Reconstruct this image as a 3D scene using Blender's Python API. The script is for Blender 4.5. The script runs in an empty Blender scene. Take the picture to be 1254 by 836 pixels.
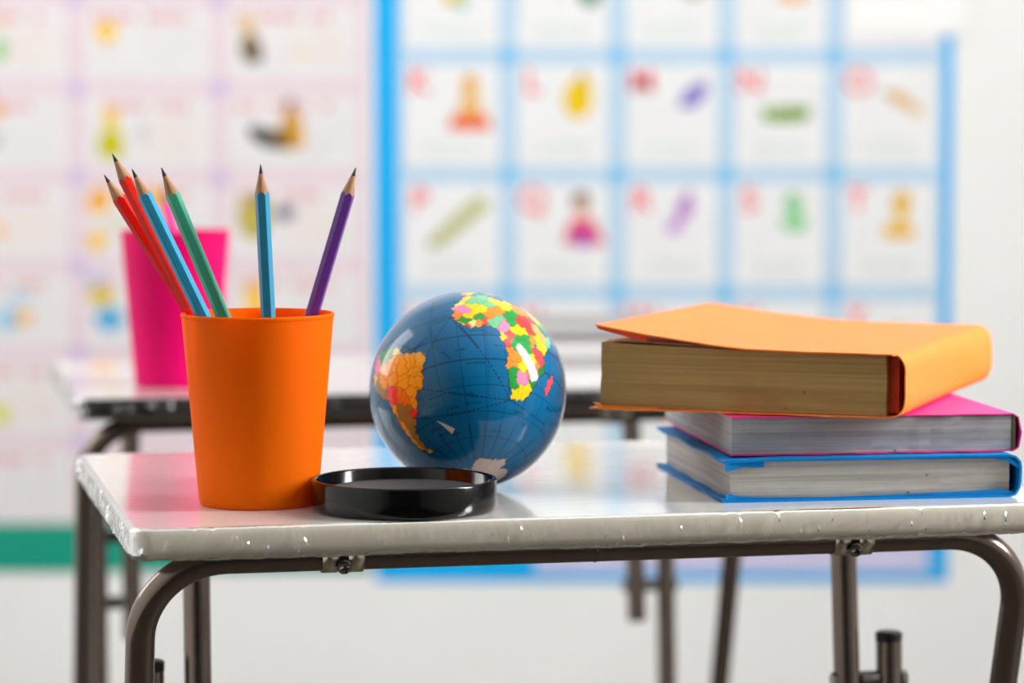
import bpy, bmesh, math, random
import numpy as np
from mathutils import Vector, Matrix

random.seed(7)
rng = np.random.default_rng(7)
PI = math.pi
SC = bpy.context.scene
COL = SC.collection

# ------------------------------------------------------------------ camera
TABLE_Z = 0.70
cam_data = bpy.data.cameras.new('camera')
cam = bpy.data.objects.new('camera', cam_data)
COL.objects.link(cam)
cam.location = (0, 0, TABLE_Z + 0.224)
cam.rotation_euler = (math.radians(90 - 4.374), 0, 0)
cam_data.sensor_width = 36
cam_data.lens = 3700 / 1254 * 36
cam_data.clip_start = 0.05
cam_data.clip_end = 100
cam_data.dof.use_dof = True
cam_data.dof.focus_distance = 1.69
cam_data.dof.aperture_fstop = 4.8
SC.camera = cam

# ------------------------------------------------------------------ world, daylight, exposure
world = bpy.data.worlds.new('daylight_sky')
SC.world = world
world.use_nodes = True
bgn = world.node_tree.nodes['Background']
bgn.inputs[0].default_value = (0.86, 0.93, 1.0, 1)
bgn.inputs[1].default_value = 1.0

def area_light(name, loc, rot, sx, sy, power, col):
    d = bpy.data.lights.new(name, 'AREA')
    d.shape = 'RECTANGLE'
    d.size, d.size_y = sx, sy
    d.energy = power
    d.color = col
    o = bpy.data.objects.new(name, d)
    o.location, o.rotation_euler = loc, rot
    COL.objects.link(o)
    return o

# daylight entering through the two windows of the room
XL, XR, YB, YF, ZC = -1.55, 2.15, 4.0, -4.0, 3.0
WL = (2.25, 3.15, 0.95, 2.40)      # left window: y0, y1, z0, z1
WR = (1.38, 1.92, 1.05, 2.85)      # right window
area_light('window_daylight_left', (XL - 0.16, (WL[0] + WL[1]) / 2, (WL[2] + WL[3]) / 2),
           (0, math.radians(-90), 0), WL[3] - WL[2], WL[1] - WL[0], 15.5, (1.0, 0.99, 0.97))
area_light('window_daylight_right', (XR + 0.16, (WR[0] + WR[1]) / 2, (WR[2] + WR[3]) / 2),
           (0, math.radians(90), 0), WR[3] - WR[2], WR[1] - WR[0], 116, (1.0, 0.99, 0.97))

SC.view_settings.view_transform = 'Standard'
SC.view_settings.look = 'None'
SC.view_settings.gamma = 1.0
SC.view_settings.use_curve_mapping = False
SC.view_settings.exposure = 0.42

# ------------------------------------------------------------------ helpers
def lin(r, g, b):
    f = lambda c: c / 12.92 if c <= 0.04045 else ((c + 0.055) / 1.055) ** 2.4
    return (f(r / 255), f(g / 255), f(b / 255), 1)

def mat(name, rgb, rough=0.5, metal=0.0, coat=0.0, spec=0.5, var=0.0, vscale=20, bump=0.0, bscale=60,
        stretch=(1, 1, 1), transl=0.0, sub=None):
    m = bpy.data.materials.new(name)
    m.use_nodes = True
    nt = m.node_tree
    p = nt.nodes['Principled BSDF']
    c = lin(*rgb)
    p.inputs['Base Color'].default_value = c
    p.inputs['Roughness'].default_value = rough
    p.inputs['Metallic'].default_value = metal
    p.inputs['Coat Weight'].default_value = coat
    p.inputs['Coat Roughness'].default_value = 0.03
    p.inputs['Specular IOR Level'].default_value = spec
    tc = nt.nodes.new('ShaderNodeTexCoord')
    mp = nt.nodes.new('ShaderNodeMapping')
    mp.inputs['Scale'].default_value = stretch
    nt.links.new(tc.outputs['Object'], mp.inputs['Vector'])
    if var > 0:
        n = nt.nodes.new('ShaderNodeTexNoise')
        n.inputs['Scale'].default_value = vscale
        n.inputs['Detail'].default_value = 5
        nt.links.new(mp.outputs[0], n.inputs['Vector'])
        r = nt.nodes.new('ShaderNodeMapRange')
        r.inputs[1].default_value = 0.3
        r.inputs[2].default_value = 0.7
        r.inputs[3].default_value = 1 - var
        r.inputs[4].default_value = 1 + var * 0.6
        nt.links.new(n.outputs[0], r.inputs[0])
        mx = nt.nodes.new('ShaderNodeMix')
        mx.data_type = 'RGBA'
        mx.blend_type = 'MULTIPLY'
        mx.inputs[0].default_value = 1
        mx.inputs[6].default_value = c
        nt.links.new(r.outputs[0], mx.inputs[7])
        nt.links.new(mx.outputs[2], p.inputs['Base Color'])
    if bump > 0:
        n2 = nt.nodes.new('ShaderNodeTexNoise')
        n2.inputs['Scale'].default_value = bscale
        n2.inputs['Detail'].default_value = 4
        nt.links.new(mp.outputs[0], n2.inputs['Vector'])
        b = nt.nodes.new('ShaderNodeBump')
        b.inputs['Strength'].default_value = bump
        b.inputs['Distance'].default_value = 0.001
        nt.links.new(n2.outputs[0], b.inputs['Height'])
        nt.links.new(b.outputs[0], p.inputs['Normal'])
    if transl > 0:
        out = nt.nodes['Material Output']
        t = nt.nodes.new('ShaderNodeBsdfTranslucent')
        t.inputs[0].default_value = c
        ms = nt.nodes.new('ShaderNodeMixShader')
        ms.inputs[0].default_value = transl
        nt.links.new(p.outputs[0], ms.inputs[1])
        nt.links.new(t.outputs[0], ms.inputs[2])
        nt.links.new(ms.outputs[0], out.inputs[0])
    return m

def mesh_obj(name, verts, faces, m=None, parent=None, smooth=False, loc=None, rotz=0.0):
    me = bpy.data.meshes.new(name)
    me.from_pydata([tuple(v) for v in verts], [], faces)
    me.update()
    if smooth:
        me.polygons.foreach_set('use_smooth', [True] * len(me.polygons))
    if m is not None:
        for k in (m if isinstance(m, (list, tuple)) else [m]):
            me.materials.append(k)
    o = bpy.data.objects.new(name, me)
    COL.objects.link(o)
    if parent is not None:
        o.parent = parent
    if loc is not None:
        o.location = loc
    o.rotation_euler = (0, 0, rotz)
    return o

def empty(name, loc=(0, 0, 0), rotz=0.0):
    o = bpy.data.objects.new(name, None)
    o.empty_display_size = 0.03
    COL.objects.link(o)
    o.location = loc
    o.rotation_euler = (0, 0, rotz)
    return o

def tag(o, label, cat, group=None):
    o['label'] = label
    o['category'] = cat
    if group:
        o['group'] = group
    return o

def structure(o, label=None):
    o['kind'] = 'structure'
    if label:
        o['label'] = label
    return o

def fix_normals(o):
    bm = bmesh.new()
    bm.from_mesh(o.data)
    bmesh.ops.recalc_face_normals(bm, faces=bm.faces)
    bm.to_mesh(o.data)
    bm.free()
    return o

def smooth_by_angle(o, ang=35):
    bm = bmesh.new()
    bm.from_mesh(o.data)
    bmesh.ops.recalc_face_normals(bm, faces=bm.faces)
    for f in bm.faces:
        f.smooth = True
    for e in bm.edges:
        if len(e.link_faces) == 2 and e.calc_face_angle(0) > math.radians(ang):
            e.smooth = False
    bm.to_mesh(o.data)
    bm.free()
    return o

def boxes(parts):
    """parts: list of (x0,x1,y0,y1,z0,z1)"""
    V, F = [], []
    for (x0, x1, y0, y1, z0, z1) in parts:
        b = len(V)
        V += [(x0, y0, z0), (x1, y0, z0), (x1, y1, z0), (x0, y1, z0),
              (x0, y0, z1), (x1, y0, z1), (x1, y1, z1), (x0, y1, z1)]
        F += [[b + i for i in q] for q in ((0, 3, 2, 1), (4, 5, 6, 7), (0, 1, 5, 4), (1, 2, 6, 5), (2, 3, 7, 6), (3, 0, 4, 7))]
    return V, F

def bevel_box(name, dims, bev, m, parent, loc=(0, 0, 0), seg=2):
    """box with its minimum corner at loc"""
    bm = bmesh.new()
    bmesh.ops.create_cube(bm, size=1)
    for v in bm.verts:
        v.co = Vector(((v.co.x + 0.5) * dims[0], (v.co.y + 0.5) * dims[1], (v.co.z + 0.5) * dims[2]))
    if bev > 0:
        bmesh.ops.bevel(bm, geom=bm.edges[:], offset=bev, segments=seg, affect='EDGES', profile=0.5)
    me = bpy.data.meshes.new(name)
    bm.to_mesh(me)
    bm.free()
    me.materials.append(m)
    o = bpy.data.objects.new(name, me)
    COL.objects.link(o)
    if parent:
        o.parent = parent
    o.location = loc
    return o

def lathe(name, prof, m, parent=None, loc=None, seg=96, ang=40):
    """prof: list of (r, z); r = 0 makes a pole"""
    V, F, idx = [], [], []
    for (r, z) in prof:
        if r <= 1e-9:
            idx.append([len(V)] * seg)
            V.append((0, 0, z))
        else:
            idx.append(list(range(len(V), len(V) + seg)))
            V += [(r * math.cos(2 * PI * k / seg), r * math.sin(2 * PI * k / seg), z) for k in range(seg)]
    for a, b in zip(idx[:-1], idx[1:]):
        for k in range(seg):
            q = [a[k], a[(k + 1) % seg], b[(k + 1) % seg], b[k]]
            u = []
            for i in q:
                if i not in u:
                    u.append(i)
            if len(u) >= 3:
                F.append(u)
    o = mesh_obj(name, V, F, m, parent, True, loc)
    return smooth_by_angle(o, ang)

def fillet(pts, radii, n=14):
    """polyline with rounded corners; radii for the interior points"""
    P = [Vector(p) for p in pts]
    out = [P[0]]
    for i in range(1, len(P) - 1):
        r = radii[i - 1]
        a, b = (P[i - 1] - P[i]).normalized(), (P[i + 1] - P[i]).normalized()
        ang = a.angle(b)
        t = r / math.tan(ang / 2)
        cdir = (a + b).normalized()
        c = P[i] + cdir * (r / math.sin(ang / 2))
        s, e = P[i] + a * t - c, P[i] + b * t - c
        full = s.angle(e)
        ax = s.cross(e).normalized()
        for k in range(n + 1):
            out.append(c + Matrix.Rotation(full * k / n, 3, ax) @ s)
    out.append(P[-1])
    return out

def sweep(path, r, seg=20, cap=True, up=Vector((0.31, 0.2, 0.93))):
    P = [Vector(p) for p in path]
    V, F = [], []
    t0 = (P[1] - P[0]).normalized()
    n = (up - t0 * up.dot(t0)).normalized()
    for i, p in enumerate(P):
        if i == 0:
            t = (P[1] - P[0]).normalized()
        elif i == len(P) - 1:
            t = (P[-1] - P[-2]).normalized()
        else:
            t = ((P[i + 1] - p).normalized() + (p - P[i - 1]).normalized()).normalized()
        n = (n - t * n.dot(t)).normalized()
        b = t.cross(n)
        rr = r(i / (len(P) - 1)) if callable(r) else r
        for k in range(seg):
            a = 2 * PI * k / seg
            V.append(p + (n * math.cos(a) + b * math.sin(a)) * rr)
    for i in range(len(P) - 1):
        for k in range(seg):
            F.append([i * seg + k, i * seg + (k + 1) % seg, (i + 1) * seg + (k + 1) % seg, (i + 1) * seg + k])
    if cap:
        F.append(list(range(seg))[::-1])
        F.append([(len(P) - 1) * seg + k for k in range(seg)])
    return V, F

def tube(name, path, r, m, parent, seg=20):
    V, F = sweep(path, r, seg)
    o = mesh_obj(name, V, F, m, parent, True)
    return smooth_by_angle(o, 50)

def text_mesh(s, size):
    cu = bpy.data.curves.new('txt', 'FONT')
    cu.body = s
    cu.size = size
    cu.offset = 0.0007
    cu.align_x = 'CENTER'
    cu.align_y = 'CENTER'
    ob = bpy.data.objects.new('txt', cu)
    COL.objects.link(ob)
    dg = bpy.context.evaluated_depsgraph_get()
    me = bpy.data.meshes.new_from_object(ob.evaluated_get(dg))
    bpy.data.objects.remove(ob)
    bpy.data.curves.remove(cu)
    return me

# ------------------------------------------------------------------ materials
M_wall = mat('wall_paint', (246, 246, 245), rough=0.7, var=0.03, vscale=3, bump=0.15, bscale=150)
M_ceil = mat('ceiling_paint', (240, 240, 238), rough=0.8, var=0.02, vscale=2)
M_floor = mat('floor_vinyl', (72, 64, 56), rough=0.6, var=0.08, vscale=5)
M_wall_rear = mat('grey_green_wall_paint', (100, 108, 100), rough=0.7, var=0.04, vscale=3)
M_trim = mat('trim_paint', (225, 224, 218), rough=0.4)
M_lam = mat('white_laminate', (228, 227, 223), rough=0.07, spec=0.7, coat=0.6, bump=0.13, bscale=16, stretch=(1, 7, 1))
M_edge = mat('edge_laminate', (222, 215, 200), rough=0.3, var=0.04, vscale=30)
M_black_edge = mat('black_edge_band', (22, 21, 22), rough=0.35, var=0.1)
M_tube = mat('bronze_powder_coat', (120, 107, 98), rough=0.2, metal=0.85, var=0.06, vscale=60, bump=0.04, bscale=900)
M_zinc = mat('zinc_plate', (205, 198, 178), rough=0.25, metal=1.0, var=0.12, vscale=120, stretch=(1, 1, 8))
M_screw = mat('screw_steel', (150, 148, 146), rough=0.22, metal=1.0, var=0.15, vscale=300)
M_dark = mat('recess_shade', (14, 13, 13), rough=0.6)
M_rubber = mat('black_plastic', (20, 20, 21), rough=0.35)
M_blackgloss = mat('black_gloss_plastic', (8, 8, 9), rough=0.12, spec=0.35)
M_blacktex = mat('black_textured_plastic', (52, 52, 54), rough=0.55, bump=0.5, bscale=900)
M_orange_cup = mat('orange_plastic', (255, 130, 0), rough=0.55, spec=0.12, transl=0.5, bump=0.1, bscale=700)
M_pink_cup = mat('pink_plastic', (238, 0, 115), rough=0.5, spec=0.15, transl=0.28, bump=0.1, bscale=700)
M_wood = mat('pencil_wood', (180, 134, 98), rough=0.75, var=0.22, vscale=900, stretch=(1, 1, 0.06), bump=0.3, bscale=900)
M_lead = mat('graphite', (42, 40, 42), rough=0.42, metal=0.2, bump=0.2, bscale=1500)
M_frame_paint = mat('window_frame_paint', (235, 235, 232), rough=0.4)

def film_material():
    m = bpy.data.materials.new('clear_shrink_film')
    m.use_nodes = True
    nt = m.node_tree
    nt.nodes.remove(nt.nodes['Principled BSDF'])
    out = nt.nodes['Material Output']
    tr = nt.nodes.new('ShaderNodeBsdfTransparent')
    tr.inputs[0].default_value = (0.97, 0.97, 0.965, 1)
    gl = nt.nodes.new('ShaderNodeBsdfGlossy')
    gl.inputs['Roughness'].default_value = 0.13
    lw = nt.nodes.new('ShaderNodeFresnel')
    lw.inputs['IOR'].default_value = 1.5
    ad = nt.nodes.new('ShaderNodeMath')
    ad.operation = 'MULTIPLY_ADD'
    ad.inputs[1].default_value = 1.0
    ad.inputs[2].default_value = 0.05
    mx = nt.nodes.new('ShaderNodeMixShader')
    nt.links.new(lw.outputs[0], ad.inputs[0])
    nt.links.new(ad.outputs[0], mx.inputs[0])
    nt.links.new(tr.outputs[0], mx.inputs[1])
    nt.links.new(gl.outputs[0], mx.inputs[2])
    nt.links.new(mx.outputs[0], out.inputs[0])
    return m
M_film = film_material()

def pane_material():
    m = bpy.data.materials.new('window_glass')
    m.use_nodes = True
    nt = m.node_tree
    nt.nodes.remove(nt.nodes['Principled BSDF'])
    tr = nt.nodes.new('ShaderNodeBsdfTransparent')
    gl = nt.nodes.new('ShaderNodeBsdfGlossy')
    gl.inputs['Roughness'].default_value = 0.02
    mx = nt.nodes.new('ShaderNodeMixShader')
    mx.inputs[0].default_value = 0.06
    nt.links.new(tr.outputs[0], mx.inputs[1])
    nt.links.new(gl.outputs[0], mx.inputs[2])
    nt.links.new(mx.outputs[0], nt.nodes['Material Output'].inputs[0])
    return m
M_pane = pane_material()

def pages_material(name, light, dark, n_lines):
    """paper block: fine sheet lines stacked along local z, with specks"""
    m = bpy.data.materials.new(name)
    m.use_nodes = True
    nt = m.node_tree
    p = nt.nodes['Principled BSDF']
    p.inputs['Roughness'].default_value = 0.8
    tc = nt.nodes.new('ShaderNodeTexCoord')
    mp = nt.nodes.new('ShaderNodeMapping')
    mp.inputs['Scale'].default_value = (3.5, 3.5, n_lines)
    nt.links.new(tc.outputs['Object'], mp.inputs[0])
    n = nt.nodes.new('ShaderNodeTexNoise')
    n.inputs['Scale'].default_value = 1.0
    n.inputs['Detail'].default_value = 6
    n.inputs['Roughness'].default_value = 0.65
    nt.links.new(mp.outputs[0], n.inputs['Vector'])
    r = nt.nodes.new('ShaderNodeValToRGB')
    r.color_ramp.elements[0].position = 0.30
    r.color_ramp.elements[0].color = lin(*dark)
    r.color_ramp.elements[1].position = 0.55
    r.color_ramp.elements[1].color = lin(*light)
    nt.links.new(n.outputs[0], r.inputs[0])
    sp = nt.nodes.new('ShaderNodeTexNoise')
    sp.inputs['Scale'].default_value = 190
    sp.inputs['Detail'].default_value = 1
    nt.links.new(tc.outputs['Object'], sp.inputs['Vector'])
    sr = nt.nodes.new('ShaderNodeValToRGB')
    sr.color_ramp.elements[0].position = 0.775
    sr.color_ramp.elements[0].color = (1, 1, 1, 1)
    sr.color_ramp.elements[1].position = 0.80
    sr.color_ramp.elements[1].color = (0.45, 0.35, 0.25, 1)
    nt.links.new(sp.outputs[0], sr.inputs[0])
    mx = nt.nodes.new('ShaderNodeMix')
    mx.data_type = 'RGBA'
    mx.blend_type = 'MULTIPLY'
    mx.inputs[0].default_value = 1
    nt.links.new(r.outputs[0], mx.inputs[6])
    nt.links.new(sr.outputs[0], mx.inputs[7])
    nt.links.new(mx.outputs[2], p.inputs['Base Color'])
    b = nt.nodes.new('ShaderNodeBump')
    b.inputs['Strength'].default_value = 0.5
    b.inputs['Distance'].default_value = 0.0006
    nt.links.new(n.outputs[0], b.inputs['Height'])
    nt.links.new(b.outputs[0], p.inputs['Normal'])
    return m
M_pages_cream = pages_material('cream_pages', (178, 144, 86), (146, 114, 64), 520)
M_pages_grey = pages_material('grey_pages', (172, 170, 172), (132, 131, 134), 620)
M_pages_grey2 = pages_material('warm_grey_pages', (186, 181, 175), (140, 135, 129), 560)

# ------------------------------------------------------------------ the room
structure(mesh_obj('floor', *boxes([(XL - .2, XR + .2, YF - .1, YB + .15, -0.08, 0)]), M_floor), 'dark brown classroom floor')
structure(mesh_obj('ceiling', *boxes([(XL - .2, XR + .2, YF - .1, YB + .15, ZC, ZC + .08)]), M_ceil), 'white classroom ceiling')
structure(mesh_obj('wall_back', *boxes([(XL - .12, XR + .12, YB, YB + .12, 0, ZC)]), M_wall), 'off-white painted wall behind the desks')
structure(mesh_obj('wall_front', *boxes([(XL - .12, XR + .12, YF - .1, YF, 0, ZC)]), M_wall_rear), 'grey-green wall behind the camera')

def side_wall(name, x0, x1, w):
    y0, y1, z0, z1 = w
    return structure(mesh_obj(name, *boxes([(x0, x1, YF, y0, 0, ZC), (x0, x1, y1, YB, 0, ZC),
                                            (x0, x1, y0, y1, 0, z0), (x0, x1, y0, y1, z1, ZC)]), M_wall), 'off-white side wall with a window')
side_wall('wall_left', XL - .12, XL, WL)
side_wall('wall_right', XR, XR + .12, WR)

def window(name, xa, w, label):
    y0, y1, z0, z1 = w
    root = empty(name, (xa, y0, z0))
    structure(root, label)
    L, H, t = y1 - y0, z1 - z0, 0.035
    mesh_obj('frame', *boxes([(-.025, .025, 0, L, 0, t), (-.025, .025, 0, L, H - t, H),
                              (-.025, .025, 0, t, t, H - t), (-.025, .025, L - t, L, t, H - t)]), M_frame_paint, root)
    mesh_obj('pane', *boxes([(-.003, .003, t, L - t, t, H - t)]), M_pane, root)
window('window_1', XL - .06, WL, 'white framed window in the left wall')
window('window_2', XR + .06, WR, 'tall white framed window in the right wall')
structure(mesh_obj('baseboard_back', *boxes([(XL, XR, YB - .012, YB, 0, .09)]), M_trim), 'pale painted skirting board')

# ------------------------------------------------------------------ school desks
def rounded_rect(W, D, r, n=8, inset=0.0, step=None):
    pts = []
    W0, D0 = W - 2 * inset, D - 2 * inset
    r0 = max(r - inset, 0.0005)
    for (cx, cy, a0) in ((W0 - r0, r0, -90), (W0 - r0, D0 - r0, 0), (r0, D0 - r0, 90), (r0, r0, 180)):
        for k in range(n + 1):
            a = math.radians(a0 + 90 * k / n)
            pts.append((inset + cx + r0 * math.cos(a), inset + cy + r0 * math.sin(a)))
    return pts

def resample(pts, step):
    out = []
    n = len(pts)
    for i in range(n):
        a, b = Vector(pts[i]), Vector(pts[(i + 1) % n])
        L = (b - a).length
        k = max(1, int(round(L / step)))
        for j in range(k):
            out.append(tuple(a.lerp(b, j / k)))
    return out

T_TOP = 0.0165
R_TUBE = 0.0083

def noise1(x, seed):
    return (math.sin(x * 1.0 + seed) + 0.6 * math.sin(x * 2.3 + seed * 2.1) + 0.4 * math.sin(x * 5.1 + seed * 3.7)) / 2.0

def make_desk(label, corner, yaw, W, D, edge_mat):
    root = empty('school_desk', (corner[0], corner[1], TABLE_Z), yaw)
    tag(root, label, 'desk', 'small school desks on bronze tube legs')
    # --- tabletop: laminate top and its edge
    def rings(specs):
        V, F = [], []
        n = None
        for (ins, z) in specs:
            p = rounded_rect(W, D, 0.011, 8, ins)
            n = len(p)
            V += [(x, y, z) for x, y in p]
        for i in range(len(specs) - 1):
            for k in range(n):
                F.append([i * n + k, i * n + (k + 1) % n, (i + 1) * n + (k + 1) % n, (i + 1) * n + k])
        return V, F, n
    V, F, n = rings([(0.0012, -0.0007), (0.0022, 0.0)])
    F.append([n + k for k in range(n)])
    smooth_by_angle(mesh_obj('tabletop', V, F, M_lam, root), 20)
    V, F, n = rings([(0.0028, -T_TOP), (0.0006, -T_TOP + 0.0022), (0.0, -T_TOP + 0.005), (0.0, -0.0035), (0.0012, -0.0007)])
    F.append([k for k in range(n)][::-1])
    smooth_by_angle(mesh_obj('edge_band', V, F, edge_mat, root), 45)
    # --- clear plastic film shrunk around the edge, wrinkled and ragged below
    base = resample(rounded_rect(W, D, 0.011, 8, 0.0), 0.0008)
    base = [Vector((x, y, 0)) for x, y in base]
    n = len(base)
    rows = 16
    V, F = [], []
    s = 0.0
    per = 2 * (W + D)
    creases = []
    for k in range(420):
        creases.append((random.uniform(0, per), random.uniform(0.15, 0.85), random.uniform(0.06, 0.2), random.uniform(-0.006, 0.006), random.uniform(0.0006, 0.0018), random.uniform(0.0008, 0.0015)))
    for k in range(9):                     # puckered clusters near the corners
        c0 = per * random.random()
        for q in range(12):
            creases.append((c0 + random.gauss(0, 0.02), random.uniform(0.2, 0.8), random.uniform(0.1, 0.25), random.uniform(-0.009, 0.002), random.uniform(0.0007, 0.0015), random.uniform(0.0007, 0.0013)))
    for i in range(n):
        a, b = base[i - 1], base[(i + 1) % n]
        t = (b - a).normalized()
        nor = Vector((t.y, -t.x, 0))
        s += (base[i] - base[i - 1]).length
        rag = 0.0005 * noise1(s * 37, 1.3) + 0.0003 * noise1(s * 320, 0.7) + random.uniform(-.0001, .0001)
        pucker = max(0, noise1(s * 26, 2.2)) ** 1.5
        near = [c for c in creases if abs(c[0] - s) < 0.012]
        for j in range(rows):
            q = j / (rows - 1)
            z = 0.0003 - q * (T_TOP + 0.0012 + rag)
            amp = math.sin(PI * min(1, q * 1.02)) ** 0.7
            w = (0.00028 * noise1(s * 520 + q * 7 * noise1(s * 21, 4.0), 0.3) +
                 0.00030 * noise1(s * 830 - q * 5, 5.1) * pucker +
                 0.00022 * noise1(s * 230 + q * 9, 9.2))
            for (cs, cq, ql, tilt, ca, cwid) in near:
                dd = (s - cs - tilt * (q - cq)) / cwid
                if abs(dd) < 3:
                    w += ca * math.exp(-dd * dd) * math.exp(-((q - cq) / ql) ** 2)
            off = 0.0006 + amp * (0.0006 + w)
            if q > 0.93:
                off = 0.0002 - 0.0012 * (q - .93) / .07 + 0.0004 * noise1(s * 300, 2.0)
            if j == 0:
                off = -0.0022
            V.append(base[i] + nor * off + Vector((0, 0, z)))
    for i in range(n):
        for j in range(rows - 1):
            a, b = i * rows + j, ((i + 1) % n) * rows + j
            F.append([a, b, b + 1, a + 1])
    film = mesh_obj('plastic_film', V, F, M_film, root, True)
    film['label'] = 'clear wrinkled plastic wrap around the tabletop edge'
    # --- front frame: one tube bent down into two legs that lean backwards
    zr = -T_TOP - R_TUBE
    vr = 0.052
    lean = math.tan(math.radians(17))
    u0, u1 = 0.010, W - 0.011
    floor_z = -TABLE_Z + 0.012
    path = fillet([(u0, vr - lean * (floor_z - zr) , floor_z), (u0, vr, zr), (u1, vr, zr),
                   (u1, vr - lean * (floor_z - zr), floor_z)], [0.047, 0.047])
    # flatten the tube a little in the bends, as bent steel is
    tube('front_frame', path, R_TUBE, M_tube, root, 24)
    for u in (u0, u1):
        lathe('foot_cap', [(0, 0), (0.0095, 0), (0.0102, 0.003), (0.0102, 0.026), (0.0086, 0.028), (0, 0.028)], M_rubber, root,
              (u, vr - lean * (floor_z - zr), -TABLE_Z), 24)
    # weld seam of the rail
    us = 0.2674 * W / 0.54
    V, F = sweep([(us, vr, zr), (us + 0.0008, vr, zr)], R_TUBE + 0.0004, 24)
    mesh_obj('weld_seam', V, F, M_tube, root, True)
    # --- rear frame: rail and two legs made of an upper and a lower tube bolted side by side
    ur0, ur1, vb = 0.057, W - 0.073, 0.2
    zt = -T_TOP - R_TUBE
    path = fillet([(ur0, vb - 0.010, -0.224), (ur0, vb, zt), (ur1, vb, zt), (ur1 + 0.004, vb - 0.010, -0.224)], [0.03, 0.03])
    tube('rear_frame', path, R_TUBE, M_tube, root, 24)
    for sgn, u in ((-1, ur0), (1, ur1 + 0.002)):
        ul = u + sgn * 0.0285
        pl = [(ul, vb - 0.004, -0.108), (ul + sgn * 0.002, vb - 0.03, floor_z)]
        lg = tube('lower_leg', pl, R_TUBE, M_tube, root, 24)
        lathe('tube_cap', [(0, -0.004), (R_TUBE + 0.0002, -0.004), (R_TUBE + 0.0004, 0.0012), (R_TUBE - 0.001, 0.0022), (0, 0.0022)],
              M_rubber, root, (ul, vb - 0.004, -0.1085), 24)
        lathe('foot_cap', [(0, 0), (0.0095, 0), (0.0102, 0.003), (0.0102, 0.026), (0.0086, 0.028), (0, 0.028)], M_rubber, root,
              (ul + sgn * 0.002, vb - 0.03, -TABLE_Z), 24)
        for zb in (-0.1365, -0.193):
            a, b = Vector((u - sgn * 0.0085, vb - 0.006, zb)), Vector((ul + sgn * 0.0092, vb - 0.006, zb))
            V, F = sweep([a, b], 0.0028, 12)
            bo = mesh_obj('bolt', V, F, M_screw, root, True)
            smooth_by_angle(bo, 40)
            d = (b - a).normalized()
            V, F = sweep([a.lerp(b, .5) - d * .0055, a.lerp(b, .5) + d * .0055], 0.0058, 14)
            smooth_by_angle(mesh_obj('spacer', V, F, M_screw, bo, True), 40)
            for e, s2 in ((a, -1), (b, 1)):
                V, F = sweep([e - d * .0015, e + d * 0.0018], 0.0056, 6)
                mesh_obj('nut', V, F, M_screw, bo)
    # --- pipe clamps with a cross head screw
    for uc in (0.1215 * W / 0.54, 0.4215 * W / 0.54):
        cr = empty('pipe_clamp', (uc, vr, zr))
        cr.parent = root
        R0 = R_TUBE + 0.0003
        for (a, b) in ((-0.0118, -0.0028), (0.0028, 0.0118)):
            V, F = [], []
            K = 26
            ths = [math.radians(-110 + 285 * k / K) for k in range(K + 1)]
            for th in ths:
                for rr in (R0, R0 + 0.0009):
                    for x in (a, b):
                        V.append((x, -math.cos(th) * rr, -math.sin(th) * rr))
            for k in range(K):
                i, j = k * 4, k * 4 + 4
                F += [[i, i + 1, j + 1, j], [i + 2, j + 2, j + 3, i + 3], [i, j, j + 2, i + 2], [i + 1, i + 3, j + 3, j + 1]]
            F += [[0, 2, 3, 1], [K * 4, K * 4 + 1, K * 4 + 3, K * 4 + 2]]
            fix_normals(mesh_obj('band', V, F, M_zinc, cr, True))
        # tongue between the bands, coloured near black for the shade in the gap
        V, F = boxes([(-0.0028, 0.0028, -R0 - 0.0007, -R0 + 0.001, -0.006, 0.008)])
        mesh_obj('tongue', V, F, M_dark, cr)
        # the screw points forward and down
        d = Vector((0.03, -0.985, -0.17)).normalized()
        q = Vector((0, 0, 1)).rotation_difference(d).to_matrix().to_4x4()
        sc = lathe('screw', [(0, -0.003), (0.0019, -0.003), (0.0019, 0.0), (0.0042, 0.0), (0.0042, 0.0006), (0.0034, 0.0008), (0.0034, 0.0016),
                             (0.0032, 0.0028), (0.0024, 0.0038), (0.0012, 0.0043), (0, 0.0045)], M_screw, cr, None, 24, 45)
        sc.data.transform(q)
        sc.location = Vector((0.0003, -R_TUBE - 0.0004, -0.0052))
        V, F = boxes([(-0.0021, 0.0021, -0.0005, 0.0005, 0.003, 0.00465), (-0.0005, 0.0005, -0.0021, 0.0021, 0.003, 0.00465)])
        xr = mesh_obj('cross_recess_shade', V, F, M_dark, sc)  # near-black cross paints the shade inside the screw slot
        xr.data.transform(q @ Matrix.Rotation(math.radians(12), 4, 'Z'))
    return root

YAW1 = math.radians(12.6)
make_desk('nearer white-topped school desk carrying the orange cup, globe and wrapped books', (-0.203, 1.6032), YAW1, 0.54, 0.37, M_edge)
make_desk('black-edged school desk behind, carrying the pink cup', (-0.3386, 2.3445), math.radians(12.0), 0.568, 0.37, M_black_edge)

# ------------------------------------------------------------------ tumblers
def make_cup(label, m, loc, R, r, h):
    root = empty('plastic_tumbler', loc)
    tag(root, label, 'cup', 'plastic pencil tumblers')
    w = 0.0015
    f = lambda z: r + (R - r) * z / h
    prof = [(0, 0.0006), (r - 0.004, 0.0006), (r - 0.0025, 0), (r - 0.0008, 0.0004), (f(0.002), 0.002)]
    prof += [(f(z), z) for z in np.linspace(0.004, h - 0.0025, 14)]
    prof += [(R + 0.0002, h - 0.002), (R + 0.0004, h - 0.0008), (R - 0.0002, h), (R - w + 0.0003, h), (R - w, h - 0.0008)]
    prof += [(f(z) - w, z) for z in np.linspace(h - 0.004, 0.005, 12)]
    prof += [(r - w - 0.002, 0.0022), (0, 0.0022)]
    lathe('tumbler_body', prof, m, root, None, 128, 30)
    return root
CUP = Vector((-0.1448, 1.716, TABLE_Z))
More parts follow.
